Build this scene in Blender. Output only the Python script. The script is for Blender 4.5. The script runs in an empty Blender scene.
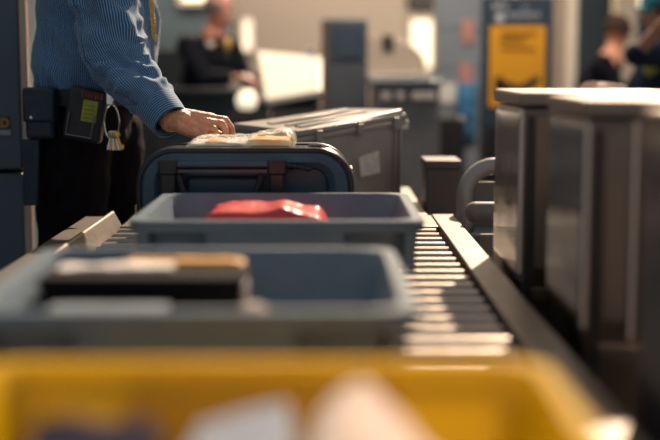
import bpy, bmesh, math, random
from mathutils import Vector, Matrix, noise, Quaternion
random.seed(7)
PI = math.pi
C = bpy.context.scene.collection
S = bpy.context.scene

# ------------------------------------------------------------------ camera
cam = bpy.data.cameras.new('camera')
camo = bpy.data.objects.new('camera', cam); C.objects.link(camo)
camo.location = (0, 0, 1.15)
camo.rotation_euler = (math.radians(90 - 7.07), 0, math.radians(-0.22))
cam.sensor_width = 36; cam.lens = 68.2
cam.clip_start = 0.05
cam.dof.use_dof = True
cam.dof.focus_distance = 3.34
cam.dof.aperture_fstop = 1.30
cam.dof.aperture_blades = 0
S.camera = camo

# ------------------------------------------------------------------ world
w = bpy.data.worlds.new('world'); S.world = w; w.use_nodes = True
nt = w.node_tree; nt.nodes.clear()
tc = nt.nodes.new('ShaderNodeTexCoord'); sp = nt.nodes.new('ShaderNodeSeparateXYZ')
rp = nt.nodes.new('ShaderNodeValToRGB'); mr = nt.nodes.new('ShaderNodeMapRange')
mr.inputs['From Min'].default_value = -1; mr.inputs['From Max'].default_value = 1
nt.links.new(tc.outputs['Generated'], sp.inputs[0])
nt.links.new(sp.outputs['Y'], mr.inputs['Value'])
nt.links.new(mr.outputs[0], rp.inputs[0])
cr = rp.color_ramp
cr.elements[0].position = 0.0; cr.elements[0].color = (0.25, 0.27, 0.30, 1)
cr.elements[1].position = 1.0; cr.elements[1].color = (1.0, 0.76, 0.55, 1)
e = cr.elements.new(0.55); e.color = (0.18, 0.225, 0.27, 1)
bg = nt.nodes.new('ShaderNodeBackground'); bg.inputs['Strength'].default_value = 1.0
ow = nt.nodes.new('ShaderNodeOutputWorld')
nt.links.new(rp.outputs[0], bg.inputs['Color']); nt.links.new(bg.outputs[0], ow.inputs[0])

# ------------------------------------------------------------------ sun
sl = bpy.data.lights.new('sun', 'SUN'); sl.energy = 7.8; sl.angle = math.radians(1.2)
sl.color = (1.0, 0.77, 0.56)
so = bpy.data.objects.new('sun', sl); C.objects.link(so)
so.rotation_euler = Vector((0.25, 0.72, 0.56)).to_track_quat('Z', 'Y').to_euler()

def area(name, loc, rot, sx, sy, power, col):
    l = bpy.data.lights.new(name, 'AREA'); l.shape = 'RECTANGLE'; l.size = sx; l.size_y = sy; l.energy = power; l.color = col
    o = bpy.data.objects.new(name, l); C.objects.link(o); o.location = loc; o.rotation_euler = rot
# unseen area fills added to brighten the back of the hall
area('back_fill', (.2, 10.6, 2.95), (math.radians(28), 0, 0), 5.0, .6, 190, (1.0, .82, .62))
area('back_fill', (.6, 7.2, 2.95), (math.radians(20), 0, 0), 4.0, .5, 85, (1.0, .84, .68))

S.view_settings.view_transform = 'Standard'
S.view_settings.look = 'None'
S.view_settings.gamma = 1
S.view_settings.exposure = 0.0

# ------------------------------------------------------------------ materials
MATS = {}
def mat(name, col, rough=0.5, metal=0.0, var=0.12, scale=8, bump=0.0, bscale=60, emit=None, alpha=None,
        trans=0.0, sheen=0.0, stretch=None, rvar=0.0):
    if name in MATS: return MATS[name]
    m = bpy.data.materials.new(name); m.use_nodes = True
    n = m.node_tree.nodes; l = m.node_tree.links
    b = n['Principled BSDF']
    b.inputs['Roughness'].default_value = rough
    b.inputs['Metallic'].default_value = metal
    t = n.new('ShaderNodeTexCoord')
    src = t.outputs['Object']
    if stretch:
        mp = n.new('ShaderNodeMapping'); mp.inputs['Scale'].default_value = stretch
        l.new(src, mp.inputs[0]); src = mp.outputs[0]
    nz = n.new('ShaderNodeTexNoise'); nz.inputs['Scale'].default_value = scale; nz.inputs['Detail'].default_value = 5
    l.new(src, nz.inputs['Vector'])
    r = n.new('ShaderNodeValToRGB')
    r.color_ramp.elements[0].position = .3; r.color_ramp.elements[1].position = .7
    r.color_ramp.elements[0].color = (*[c * (1 - var) for c in col], 1)
    r.color_ramp.elements[1].color = (*[min(1, c * (1 + var)) for c in col], 1)
    l.new(nz.outputs['Fac'], r.inputs[0]); l.new(r.outputs[0], b.inputs['Base Color'])
    if rvar:
        q = n.new('ShaderNodeMapRange'); q.inputs['To Min'].default_value = max(0, rough - rvar); q.inputs['To Max'].default_value = rough + rvar
        l.new(nz.outputs['Fac'], q.inputs['Value']); l.new(q.outputs[0], b.inputs['Roughness'])
    if bump:
        n2 = n.new('ShaderNodeTexNoise'); n2.inputs['Scale'].default_value = bscale; n2.inputs['Detail'].default_value = 4
        l.new(src, n2.inputs['Vector'])
        bp = n.new('ShaderNodeBump'); bp.inputs['Strength'].default_value = bump; bp.inputs['Distance'].default_value = 0.01
        l.new(n2.outputs['Fac'], bp.inputs['Height']); l.new(bp.outputs[0], b.inputs['Normal'])
    if emit:
        l.new(r.outputs[0], b.inputs['Emission Color']); b.inputs['Emission Strength'].default_value = emit
    if trans: b.inputs['Transmission Weight'].default_value = trans
    if alpha is not None: b.inputs['Alpha'].default_value = alpha
    if sheen: b.inputs['Sheen Weight'].default_value = sheen
    if rough >= .8: b.inputs['Specular IOR Level'].default_value = .12
    MATS[name] = m
    return m

def stripe_mat(name, base, line, period, axis='X', duty=0.72):
    m = bpy.data.materials.new(name); m.use_nodes = True
    n = m.node_tree.nodes; l = m.node_tree.links; b = n['Principled BSDF']
    b.inputs['Roughness'].default_value = .8; b.inputs['Sheen Weight'].default_value = .25
    uv = n.new('ShaderNodeUVMap'); sx = n.new('ShaderNodeSeparateXYZ'); l.new(uv.outputs[0], sx.inputs[0])
    mu = n.new('ShaderNodeMath'); mu.operation = 'MULTIPLY'; mu.inputs[1].default_value = 1 / period
    fr = n.new('ShaderNodeMath'); fr.operation = 'FRACT'
    rp = n.new('ShaderNodeValToRGB'); ce = rp.color_ramp.elements
    ce[0].position = duty - .1; ce[0].color = (*base, 1); ce[1].position = duty + .05; ce[1].color = (*line, 1)
    e = ce.new(0.98); e.color = (*base, 1)
    l.new(sx.outputs[axis], mu.inputs[0]); l.new(mu.outputs[0], fr.inputs[0]); l.new(fr.outputs[0], rp.inputs[0])
    l.new(rp.outputs[0], b.inputs['Base Color'])
    nz = n.new('ShaderNodeTexNoise'); nz.inputs['Scale'].default_value = 300
    bp = n.new('ShaderNodeBump'); bp.inputs['Strength'].default_value = .1
    l.new(nz.outputs['Fac'], bp.inputs['Height']); l.new(bp.outputs[0], b.inputs['Normal'])
    return m

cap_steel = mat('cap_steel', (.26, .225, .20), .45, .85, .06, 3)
steel = mat('brushed_steel', (.22, .19, .175), .30, 1.0, .10, 3, .12, 14, stretch=(1, 1, 1), rvar=.08)
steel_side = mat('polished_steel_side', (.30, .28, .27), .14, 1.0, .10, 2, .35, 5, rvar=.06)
steel_rail = mat('rail_steel', (.20, .175, .155), .45, 1.0, .12, 10, .1, 80)
roller_m = mat('roller_steel', (.36, .31, .265), .40, 1.0, .12, 20, .05, 60)
dark_metal = mat('dark_metal', (.035, .033, .036), .5, .3, .2, 10)
tray_m = mat('grey_tray_plastic', (.145, .195, .24), .34, 0, .1, 14, .08, 200)
yellow_m = mat('yellow_tray_plastic', (.80, .52, .008), .26, 0, .06, 8, .05, 120)
def add_translucent(m, col, fac):
    n = m.node_tree.nodes; l = m.node_tree.links
    t = n.new('ShaderNodeBsdfTranslucent'); t.inputs['Color'].default_value = (*col, 1)
    x = n.new('ShaderNodeMixShader'); x.inputs[0].default_value = fac
    l.new(n['Principled BSDF'].outputs[0], x.inputs[1]); l.new(t.outputs[0], x.inputs[2]); l.new(x.outputs[0], n['Material Output'].inputs['Surface'])
add_translucent(yellow_m, (.95, .74, .03), .45)
black_pl = mat('black_plastic', (.02, .021, .025), .38, 0, .2, 20)
navy_pl = mat('navy_case_plastic', (.05, .095, .135), .38, 0, .2, 12, .1, 150)
case_grey = mat('grey_case_plastic', (.33, .28, .24), .48, 0, .08, 10, .1, 150)
case_lid = mat('grey_lid_plastic', (.27, .24, .21), .36, 0, .1, 10, .1, 100)
cream = mat('cream_plastic', (.66, .6, .5), .45, 0, .05)
paper = mat('white_paper', (.72, .68, .62), .7, 0, .05, 30)
amber = mat('amber_folder', (.75, .36, .06), .6, 0, .15, 25)
skin = mat('skin', (.80, .35, .20), .42, 0, .22, 60, .45, 130)
pants = mat('dark_trousers', (.009, .006, .009), .9, 0, .3, 20, .2, 200)
black_cl = mat('black_cloth', (.012, .012, .018), .85, 0, .3, 20)
leather = mat('black_leather', (.016, .016, .02), .45, 0, .3, 40, .2, 200)
brass = mat('brass', (.75, .45, .14), .3, 1.0, .1)
chrome = mat('chrome', (.8, .78, .75), .18, 1.0, .05)
shoe_m = mat('shoe_leather', (.02, .018, .018), .3)
eye_w = mat('eye_white', (.7, .68, .65), .3); eye_d = mat('eye_dark', (.02, .015, .01), .2)
hair_m = mat('grey_hair', (.16, .14, .13), .8)

# ------------------------------------------------------------------ mesh helpers
def box(bm, x0, x1, y0, y1, z0, z1):
    vs = [bm.verts.new((x, y, z)) for x in (x0, x1) for y in (y0, y1) for z in (z0, z1)]
    for f in ((0, 1, 3, 2), (4, 6, 7, 5), (0, 4, 5, 1), (2, 3, 7, 6), (0, 2, 6, 4), (1, 5, 7, 3)):
        bm.faces.new([vs[i] for i in f])
    return vs

def hexa(bm, bottom, top):
    """eight corners: four bottom, four top, same winding"""
    b = [bm.verts.new(p) for p in bottom]; t = [bm.verts.new(p) for p in top]; n = len(b)
    bm.faces.new(b[::-1]); bm.faces.new(t)
    for i in range(n): bm.faces.new((b[i], b[(i + 1) % n], t[(i + 1) % n], t[i]))

def loops(bm, rings, cap0=True, cap1=True, uvs=None):
    vr = [[bm.verts.new(p) for p in r] for r in rings]
    uvl = bm.loops.layers.uv.verify() if uvs else None
    n = len(rings[0])
    for k in range(len(vr) - 1):
        for i in range(n):
            j = (i + 1) % n
            f = bm.faces.new((vr[k][i], vr[k][j], vr[k + 1][j], vr[k + 1][i]))
            if uvs:
                us, vv = uvs
                for lp, (a, b) in zip(f.loops, ((i, k), (i + 1, k), (i + 1, k + 1), (i, k + 1))):
                    lp[uvl].uv = (us[a], vv[b])
    if cap0: bm.faces.new(vr[0][::-1])
    if cap1: bm.faces.new(vr[-1])
    return vr

def rrect(w, d, r, n=6):
    pts = []
    for cx, cy, a0 in ((w/2-r, d/2-r, 0), (-w/2+r, d/2-r, PI/2), (-w/2+r, -d/2+r, PI), (w/2-r, -d/2+r, 1.5*PI)):
        for i in range(n + 1):
            a = a0 + PI/2 * i / n
            pts.append((cx + r*math.cos(a), cy + r*math.sin(a)))
    return pts

def frame_of(d):
    d = d.normalized(); up = Vector((0, 0, 1)) if abs(d.z) < .9 else Vector((0, 1, 0))
    u = d.cross(up).normalized(); v = u.cross(d).normalized()
    return u, v

def tube(bm, pts, r, n=12, closed=False):
    pts = [Vector(p) for p in pts]; m = len(pts); rs = r if isinstance(r, (list, tuple)) else [r] * m
    rings = []; u = None
    for i, p in enumerate(pts):
        if closed: d = pts[(i + 1) % m] - pts[i - 1]
        else: d = pts[min(i + 1, m - 1)] - pts[max(i - 1, 0)]
        d.normalize()
        if u is None: u, v = frame_of(d)
        else:
            u = (u - d * u.dot(d)).normalized(); v = d.cross(u)
        v = d.cross(u)
        rings.append([p + (u * math.cos(2*PI*k/n) + v * math.sin(2*PI*k/n)) * rs[i] for k in range(n)])
    if closed: rings.append(rings[0])
    loops(bm, rings, not closed, not closed)
    if closed: bmesh.ops.remove_doubles(bm, verts=bm.verts, dist=1e-6)

def cyl(bm, p0, p1, r, n=24, r1=None):
    tube(bm, [p0, p1], [r, r if r1 is None else r1], n)

def capsule(bm, p0, r0, p1, r1, n=14, sq=None):
    """rounded tapered limb; sq=(vector, factor) squeezes it along a direction"""
    p0 = Vector(p0); p1 = Vector(p1); d = (p1 - p0)
    if d.length < 1e-5: d = Vector((0, 0, 1e-4))
    dn = d.normalized(); u, v = frame_of(dn)
    rings = []
    for i in range(1, 6): a = -PI/2 + PI/2 * i / 6; rings.append((p0 + dn * r0 * math.sin(a), r0 * math.cos(a)))
    for i in range(0, 4): t = i / 3; rings.append((p0 + d * t, r0 + (r1 - r0) * t))
    for i in range(1, 6): a = PI/2 * i / 6; rings.append((p1 + dn * r1 * math.sin(a), r1 * math.cos(a)))
    rr = [[c + (u * math.cos(2*PI*k/n) + v * math.sin(2*PI*k/n)) * r for k in range(n)] for c, r in rings]
    if sq:
        ax, f = Vector(sq[0]).normalized(), sq[1]; mid = (p0 + p1) / 2
        rr = [[q - ax * (q - mid).dot(ax) * (1 - f) for q in r] for r in rr]
    loops(bm, rr)

def ellipsoid(bm, c, r, n=20, m=12, rot=None):
    c = Vector(c); rings = []
    for i in range(1, m):
        a = -PI/2 + PI * i / m
        ring = []
        for k in range(n):
            q = Vector((r[0]*math.cos(a)*math.cos(2*PI*k/n), r[1]*math.cos(a)*math.sin(2*PI*k/n), r[2]*math.sin(a)))
            if rot: q = rot @ q
            ring.append(c + q)
        rings.append(ring)
    loops(bm, rings)

def put(name, bm, m, parent=None, bevel=0, smooth=True, segs=2, recalc=True):
    if recalc: bmesh.ops.recalc_face_normals(bm, faces=bm.faces)
    me = bpy.data.meshes.new(name); bm.to_mesh(me); bm.free()
    if smooth:
        for p in me.polygons: p.use_smooth = True
        if hasattr(me, 'set_sharp_from_angle'): me.set_sharp_from_angle(angle=math.radians(35))
    me.materials.append(m)
    o = bpy.data.objects.new(name, me); C.objects.link(o)
    if parent:
        o.parent = parent; o.matrix_parent_inverse = Matrix.Translation(-Vector(parent.location))
    if bevel:
        b = o.modifiers.new('bevel', 'BEVEL'); b.width = bevel; b.segments = segs; b.limit_method = 'ANGLE'
        b.harden_normals = False
    return o

def bm_(): return bmesh.new()
def pbox(name, m, parent, *a, bevel=.004): b = bm_(); box(b, *a); return put(name, b, m, parent, bevel)

def thing(name, label, cat, loc, group=None):
    o = bpy.data.objects.new(name, None); C.objects.link(o); o.location = loc; o.empty_display_size = .05
    o['label'] = label; o['category'] = cat
    if group: o['group'] = group
    return o
def tag(o, label, cat, group=None, kind=None):
    o['label'] = label; o['category'] = cat
    if group: o['group'] = group
    if kind: o['kind'] = kind
    return o
def struct(name, bm, m, parent=None, bevel=0):
    o = put(name, bm, m, parent, bevel)
    if parent is None: o['kind'] = 'structure'
    return o
def dup(root, loc, label=None):
    r = root.copy(); C.objects.link(r); r.location = loc
    if label: r['label'] = label
    for ch in list(root.children):
        c = ch.copy(); C.objects.link(c); c.parent = r
        for g in list(ch.children):
            q = g.copy(); C.objects.link(q); q.parent = c
    return r
def remesh(o, voxel, smooth=4):
    r = o.modifiers.new('remesh', 'REMESH'); r.mode = 'VOXEL'; r.voxel_size = voxel; r.use_smooth_shade = True
    s = o.modifiers.new('smooth', 'SMOOTH'); s.iterations = smooth; s.factor = .5
    return o
def wrinkle(o, strength, size, mid=.5):
    t = bpy.data.textures.new('cloth_folds', 'CLOUDS'); t.noise_scale = size
    d = o.modifiers.new('folds', 'DISPLACE'); d.texture = t; d.strength = strength; d.mid_level = mid; d.texture_coords = 'GLOBAL'

# ------------------------------------------------------------------ setting
floor_m = mat('floor_tile', (.055, .052, .055), .35, 0, .15, 1.5, .03, 20)
b = bm_(); box(b, -7, 7, -1, 13.2, -.1, 0); struct('floor', b, floor_m)
wall_m = mat('beige_wall', (.40, .34, .285), .8, 0, .06, .8)
b = bm_(); box(b, -7, 7, 13, 13.2, 0, 3.0); struct('wall_back', b, wall_m)
teal_wall = mat('teal_partition', (.040, .062, .075), .7, 0, .15, 1)
b = bm_(); box(b, -6, -.86, 11.4, 11.5, 0, 2.6)
struct('wall_partition', b, teal_wall)
b = bm_(); box(b, -5.2, -5.0, -1, 13, 0, 3.0); struct('wall_left', b, mat('dark_teal_wall', (.03, .045, .055), .7, 0, .1, 1))
blue_wall = mat('blue_panelling', (.035, .065, .09), .5, 0, .2, .9)
b = bm_(); box(b, 2.02, 6.5, 10.4, 10.5, 0, 2.6)
for k in range(12): box(b, 2.1 + k * .36, 2.13 + k * .36, 10.37, 10.41, 0, 2.6)
struct('wall_right', b, blue_wall)

glow = mat('added_glow', (1.0, .84, .64), .5, 0, .04, .7, emit=.95)  # emission added to stand in for pale lit items at the back
def glow_panel(n, x0, x1, y, z0, z1, strength=None):
    f = bm_(); t = .04
    box(f, x0 - t, x0, y - .06, y, z0 - t, z1 + t); box(f, x1, x1 + t, y - .06, y, z0 - t, z1 + t)
    box(f, x0, x1, y - .06, y, z0 - t, z0); box(f, x0, x1, y - .06, y, z1, z1 + t)
    o = struct('glow_panel_%d' % n, f, wall_m)
    g = bm_(); box(g, x0, x1, y - .02, y - .005, z0, z1); put('glow_face', g, glow, o)
glow_panel(1, -1.28, -1.07, 11.4, 1.72, 2.0)     # over the dark uniformed man
glow_panel(2, -.845, -.745, 12.99, 1.30, 1.62)   # narrow glowing panel beside him
glow_panel(3, .88, 1.10, 12.99, 1.12, 1.62)      # tall glowing panel by the column
pbox('trim_1', dark_metal, None, .84, 1.12, 12.9, 12.98, 1.72, 1.95)['kind'] = 'structure'

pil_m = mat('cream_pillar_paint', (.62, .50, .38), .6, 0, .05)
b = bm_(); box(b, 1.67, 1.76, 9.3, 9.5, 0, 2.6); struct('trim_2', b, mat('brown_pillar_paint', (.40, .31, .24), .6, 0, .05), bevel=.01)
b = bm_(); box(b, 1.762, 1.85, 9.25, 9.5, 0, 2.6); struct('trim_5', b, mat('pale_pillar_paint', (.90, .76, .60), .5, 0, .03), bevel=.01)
b = bm_(); box(b, 2.24, 2.40, 9.7, 9.9, 0, 2.6); struct('trim_3', b, pil_m, bevel=.01)
glow_panel(4, 2.44, 2.80, 10.36, 1.60, 1.75)
col_m = mat('grey_column_panels', (.22, .245, .27), .55, 0, .08, 2)
b = bm_(); 
for k in range(10): box(b, .79, 1.13, 9.0, 9.3, .28 * k + .004, .28 * k + .276)
box(b, .80, 1.12, 9.01, 9.29, 0, 2.8)
struct('trim_4', b, col_m, bevel=.004)

# ------------------------------------------------------------------ conveyor
ZR = .70
cv = thing('roller_conveyor', 'long steel roller conveyor running under the grey and yellow trays', 'conveyor', (-.16, 2, 0))
Y0, Y1 = .5, 3.46
b = bm_(); box(b, .320, .385, Y0, 3.74, ZR - .10, ZR + .004); put('right_rail', b, steel_rail, cv, .003)
b = bm_(); box(b, -.70, -.62, Y0, 3.62, ZR - .10, ZR + .012)
hexa(b, [(-.622, Y0, ZR-.02), (-.585, Y0, ZR-.02), (-.585, 3.60, ZR-.02), (-.622, 3.60, ZR-.02)],
        [(-.622, Y0, ZR+.030), (-.612, Y0, ZR+.030), (-.612, 3.60, ZR+.030), (-.622, 3.60, ZR+.030)])
put('left_rail', b, steel_rail, cv, .004)
b = bm_(); box(b, -.575, .318, Y0, 3.45, ZR - .12, ZR - .10); put('bed', b, dark_metal, cv)
b = bm_(); box(b, -.66, .375, Y0 + .05, 3.60, .12, ZR - .12); put('skirt', b, dark_metal, cv, .005)
for x in (-.6, .31):
    for y in (.7, 2.1, 3.45):
        b = bm_(); box(b, x - .03, x + .03, y - .03, y + .03, 0, .12); put('leg', b, dark_metal, cv)
b = bm_(); box(b, -.575, .318, 3.475, 3.74, ZR - .03, ZR + .001); put('end_plate', b, steel_rail, cv, .003)
b = bm_(); r = .0205
cyl(b, (-.570, 0, 0), (.306, 0, 0), r, 28); cyl(b, (-.583, 0, 0), (.319, 0, 0), .006, 10)
rol = put('roller', b, roller_m, None)
ys = [3.435 - .087 * k for k in range(34)]
for k, y in enumerate(ys):
    o = rol if k == 0 else rol.copy()
    if k: C.objects.link(o)
    o.parent = cv; o.matrix_parent_inverse = Matrix.Translation(-Vector(cv.location))
    o.location = (0, y, ZR - r)

tb = thing('outfeed_table', 'low steel table behind the rollers carrying the big grey case', 'table', (-.08, 4.15, 0))
b = bm_(); box(b, -.47, .31, 3.76, 4.62, ZR - .04, ZR); put('tabletop', b, steel_rail, tb, .003)
for x in (-.43, .27):
    for y in (3.8, 4.58):
        b = bm_(); box(b, x - .02, x + .02, y - .02, y + .02, 0, ZR - .04); put('leg', b, dark_metal, tb)

# ------------------------------------------------------------------ trays
def tray_bm(w=.585, d=.555, h=.147):
    b = bm_()
    prof = [(.47, .44, .008, .04), (.535, .505, h - .004, .05), (.541, .511, h, .052), (w - .008, d - .008, h, .040), (w, d, h - .004, .043),
            (w, d, h - .022, .043), (w - .008, d - .008, h - .024, .040), (.548, .518, h - .018, .045), (.48, .45, 0, .045)]
    sw, sd = w / .585, d / .555
    loops(b, [[(x, y, z) for x, y in rrect(a * (sw if i not in (3,4,5,6) else 1), c * (sd if i not in (3,4,5,6) else 1), r)]
              for i, (a, c, z, r) in enumerate(prof)])
    return b
def tray_bits(w, d, h, m, t):
    def bit(nm, bot, top):
        b = bm_(); hexa(b, bot, top); put(nm, b, m, t, .004)
    for s in (-1, 1):
        y = s * d / 2
        bit('handle_panel', [(-.14, y - s*.040, .045), (.135, y - s*.040, .045), (.135, y - s*.006, .045), (-.14, y - s*.006, .045)],
                [(-.14, y - s*.022, h - .01), (.135, y - s*.022, h - .01), (.135, y - s*.001, h - .01), (-.14, y - s*.001, h - .01)])
        for x in (-.262, .262):
            bit('rib', [(x-.012, y - s*.045, .045), (x+.012, y - s*.045, .045), (x+.012, y - s*.008, .045), (x-.012, y - s*.008, .045)],
                    [(x-.012, y - s*.022, h - .01), (x+.012, y - s*.022, h - .01), (x+.012, y - s*.001, h - .01), (x-.012, y - s*.001, h - .01)])
        for yy in (-.12, 0, .12):
            xx = s * w / 2
            bit('rib', [(xx - s*.045, yy-.004, .04), (xx - s*.045, yy+.004, .04), (xx - s*.01, yy+.004, .04), (xx - s*.01, yy-.004, .04)],
                    [(xx - s*.022, yy-.004, h-.01), (xx - s*.022, yy+.004, h-.01), (xx - s*.002, yy+.004, h-.01), (xx - s*.002, yy-.004, h-.01)])
def make_tray(m, label, loc, rz=0):
    t = thing('security_tray', label, 'tray', (0, 0, 0), 'security trays on the rollers')
    put('tray_shell', tray_bm(), m, t); tray_bits(.585, .555, .147, m, t)
    t.location = loc; t.rotation_euler.z = rz
    return t
t1 = make_tray(tray_m, 'grey tray holding a red plastic bag, in front of the dark suitcase', (-.096, 2.70, ZR))
t2 = make_tray(tray_m, 'grey tray holding a black box and papers, nearer than the red bag tray', (-.174, 1.795, ZR), math.radians(.5))
t3 = make_tray(yellow_m, 'yellow tray with clothes, nearest the camera', (-.060, .998, ZR))

# ------------------------------------------------------------------ heightfield cloth lumps
def lump(bm, x0, x1, y0, y1, zb, f, nx=44, ny=44):
    g = []
    for i in range(nx + 1):
        row = []
        for j in range(ny + 1):
            u, v = i / nx, j / ny
            x, y = x0 + (x1 - x0) * u, y0 + (y1 - y0) * v
            row.append(bm.verts.new((x, y, max(zb + .002, f(x, y, u, v)))))
        g.append(row)
    lo = [[bm.verts.new((g[i][j].co.x, g[i][j].co.y, zb)) for j in range(ny + 1)] for i in range(nx + 1)]
    for i in range(nx):
        for j in range(ny):
            bm.faces.new((g[i][j], g[i+1][j], g[i+1][j+1], g[i][j+1]))
            bm.faces.new((lo[i][j], lo[i][j+1], lo[i+1][j+1], lo[i+1][j]))
    for i in range(nx):
        bm.faces.new((g[i][0], lo[i][0], lo[i+1][0], g[i+1][0])); bm.faces.new((g[i][ny], g[i+1][ny], lo[i+1][ny], lo[i][ny]))
    for j in range(ny):
        bm.faces.new((g[0][j], g[0][j+1], lo[0][j+1], lo[0][j])); bm.faces.new((g[nx][j], lo[nx][j], lo[nx][j+1], g[nx][j+1]))
def nz(x, y, s, k=0): return noise.noise(Vector((x * s, y * s, k)))
def edge(u, v, p=.16):
    e = min(u, 1 - u, v, 1 - v) / p
    return math.sqrt(max(0, 1 - (1 - min(1, e)) ** 2))

# yellow tray contents
ZT = ZR + .010
pale = mat('pale_blue_grey_cloth', (.20, .245, .32), .9, 0, .1, 12, .2, 150, sheen=.3)
navy_c = mat('navy_cloth', (.02, .02, .045), .9, 0, .2, 12, .2, 150)
beige_c = mat('cream_knit', (.62, .49, .41), .85, 0, .08, 12, .3, 200, sheen=.3)
b = bm_()
lump(b, -.135, -.026, .84, 1.19, ZT, lambda x, y, u, v: ZT + edge(u, v, .16) * (.100 + .035 * u + .008 * nz(x, y, 12) + .006 * nz(x, y, 40, 2)))
tag(put('folded_shirt', b, pale), 'pale grey blue folded shirt lying in the yellow tray', 'clothing')
b = bm_()
lump(b, -.025, .150, .80, 1.205, ZT, lambda x, y, u, v: ZT + edge(u, v, .10) * (.060 + .088 * math.exp(-((x - .030) / (.050 + .16 * max(0, 1.2 - y))) ** 2) * min(1, max(0, (1.22 - y) * 10)) + .008 * nz(x, y, 16, 5) + .004 * nz(x, y, 45, 2)), 60, 60)
tag(put('knitted_jumper', b, beige_c), 'cream knitted jumper bunched to a peak in the yellow tray', 'clothing')
b = bm_()
lump(b, -.275, -.137, .90, 1.11, ZT, lambda x, y, u, v: ZT + edge(u, v, .2) * (.128 + .022 * nz(x, y, 18, 9)), 40, 40)
tag(put('navy_scarf', b, navy_c), 'dark navy scarf at the left of the pale shirt in the yellow tray', 'clothing')
# middle tray contents
bx = thing('black_box', 'black box with papers on top in the middle grey tray', 'box', (-.26, 1.85, ZT))
matte_black = mat('matte_black_card', (.010, .009, .011), .85)
pbox('box_body', matte_black, bx, -.415, -.125, 1.80, 1.93, ZT, .822, bevel=.006)
pbox('box_lid', matte_black, bx, -.420, -.120, 1.795, 1.935, .822, .842, bevel=.005)
pbox('end_label', mat('grey_label', (.35, .31, .30), .6), bx, -.124, -.118, 1.82, 1.90, .75, .825, bevel=.001)
b = bm_(); lump(b, -.405, -.23, 1.852, 1.896, .8425, lambda x, y, u, v: .8445 + .008 * abs(nz(x, y, 15)) + .004 * u, 24, 20)
tag(put('paper_sheet', b, paper), 'white paper lying on the black box', 'paper')
b = bm_(); lump(b, -.310, -.125, 1.897, 1.933, .8425, lambda x, y, u, v: .8455 + .006 * edge(u, v) + .004 * abs(nz(x, y, 25)), 24, 12)
tag(put('amber_envelope', b, amber), 'amber envelope lying on the far edge of the black box', 'envelope')
pc = thing('travel_pouch', 'dark pouch with a pale blue printed label in front of the black box', 'pouch', (-.30, 1.66, ZT))
b = bm_(); lump(b, -.40, -.18, 1.58, 1.74, ZT, lambda x, y, u, v: ZT + edge(u, v, .25) * (.108 + .004 * nz(x, y, 20)), 30, 30); put('pouch_body', b, black_cl, pc)
lblm = mat('pale_blue_label', (.13, .18, .22), .55, 0, .25, 25)
pbox('label_panel', lblm, pc, -.375, -.215, 1.60, 1.70, .819, .8235, bevel=.001)
b = bm_(); lump(b, -.14, -.055, 1.60, 1.74, ZT, lambda x, y, u, v: ZT + edge(u, v, .45) * (.116 + .006 * nz(x, y, 20)), 30, 30)
tag(put('rolled_socks', b, mat('beige_socks', (.45, .36, .30), .9, 0, .1, 30, .3, 100)), 'beige rolled socks to the right of the dark pouch', 'clothing')

# red bag
red_m = mat('red_plastic_film', (.70, .055, .06), .28, 0, .12, 14, .35, 40, trans=.12)
b = bm_()
lump(b, -.280, .022, 2.60, 2.85, ZT, lambda x, y, u, v: ZT + edge(u, v, .15) * (.114 + .018 * math.sin(u * 2.6 + .5) + .007 * nz(x, y, 9, 3) + .004 * abs(nz(x * 1.3, y, 30, 1)) + .010 * math.exp(-((u - .62) / .08) ** 2)), 70, 50)
tag(put('red_plastic_bag', b, red_m), 'crumpled red plastic bag in the far grey tray', 'bag')
b = bm_(); lump(b, -.330, -.284, 2.62, 2.80, ZT, lambda x, y, u, v: ZT + edge(u, v, .3) * (.085 + .01 * nz(x, y, 20)), 20, 30)
tag(put('dark_glove', b, mat('maroon_cloth', (.05, .02, .022), .9)), 'dark maroon glove left of the red plastic bag', 'glove')

# ------------------------------------------------------------------ suitcase (lies flat, end towards the camera)
sc = thing('suitcase', 'dark navy hard suitcase lying flat with its handle end towards the trays', 'suitcase', (-.20, 3.27, ZR))
cx, cz = -.198, ZR + .121
def xz(w, h, r, y, dx=0, dz=0): return [(cx + dx + x, y, cz + dz + z) for x, z in rrect(w, h, r, 8)]
b = bm_()
loops(b, [xz(.40, .150, .03, 3.105, 0, -.005), xz(.415, .165, .04, 3.072, 0, -.005), xz(.445, .185, .05, 3.062), xz(.500, .222, .078, 3.068), xz(.520, .234, .085, 3.085),
          xz(.520, .234, .085, 3.445), xz(.50, .22, .08, 3.475), xz(.40, .15, .05, 3.485)])
put('shell', b, navy_pl, sc)
for y, rr_, m in ((3.085, .0085, black_pl), (3.115, .006, chrome), (3.14, .009, black_pl), (3.30, .006, black_pl)):
    b = bm_(); tube(b, xz(.524, .238, .087, y), rr_, 10, closed=True); put('zip_rim', b, m if m is not chrome else steel_rail, sc)
def bracket(x):
    b = bm_(); box(b, x - .019, x + .019, 3.046, 3.075, cz - .06, cz + .093); box(b, x - .024, x + .024, 3.044, 3.078, cz + .060, cz + .100)
    return put('handle_bracket', b, black_pl, sc, .006)
bracket(-.385); bracket(-.118)
b = bm_(); cyl(b, (-.385, 3.055, cz + .086), (-.118, 3.055, cz + .086), .0075, 14); box(b, -.37, -.13, 3.052, 3.064, cz + .067, cz + .075)
put('carry_handle', b, mat('dark_blue_grey', (.06, .09, .12), .3), sc)
b = bm_()
for s, x in ((1, -.36), (-1, -.155)):
    tube(b, [(x, 3.058, cz + .06), (x + s*.012, 3.052, cz + .02), (x + s*.045, 3.056, cz - .03), (x + s*.06, 3.06, cz - .08)], .009, 8)
put('strap', b, leather, sc)
b = bm_(); box(b, -.345, -.16, 3.085, 3.104, cz - .05, cz + .055); put('back_panel', b, mat('blue_panel', (.035, .075, .11), .35), sc, .01)
b = bm_()
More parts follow.
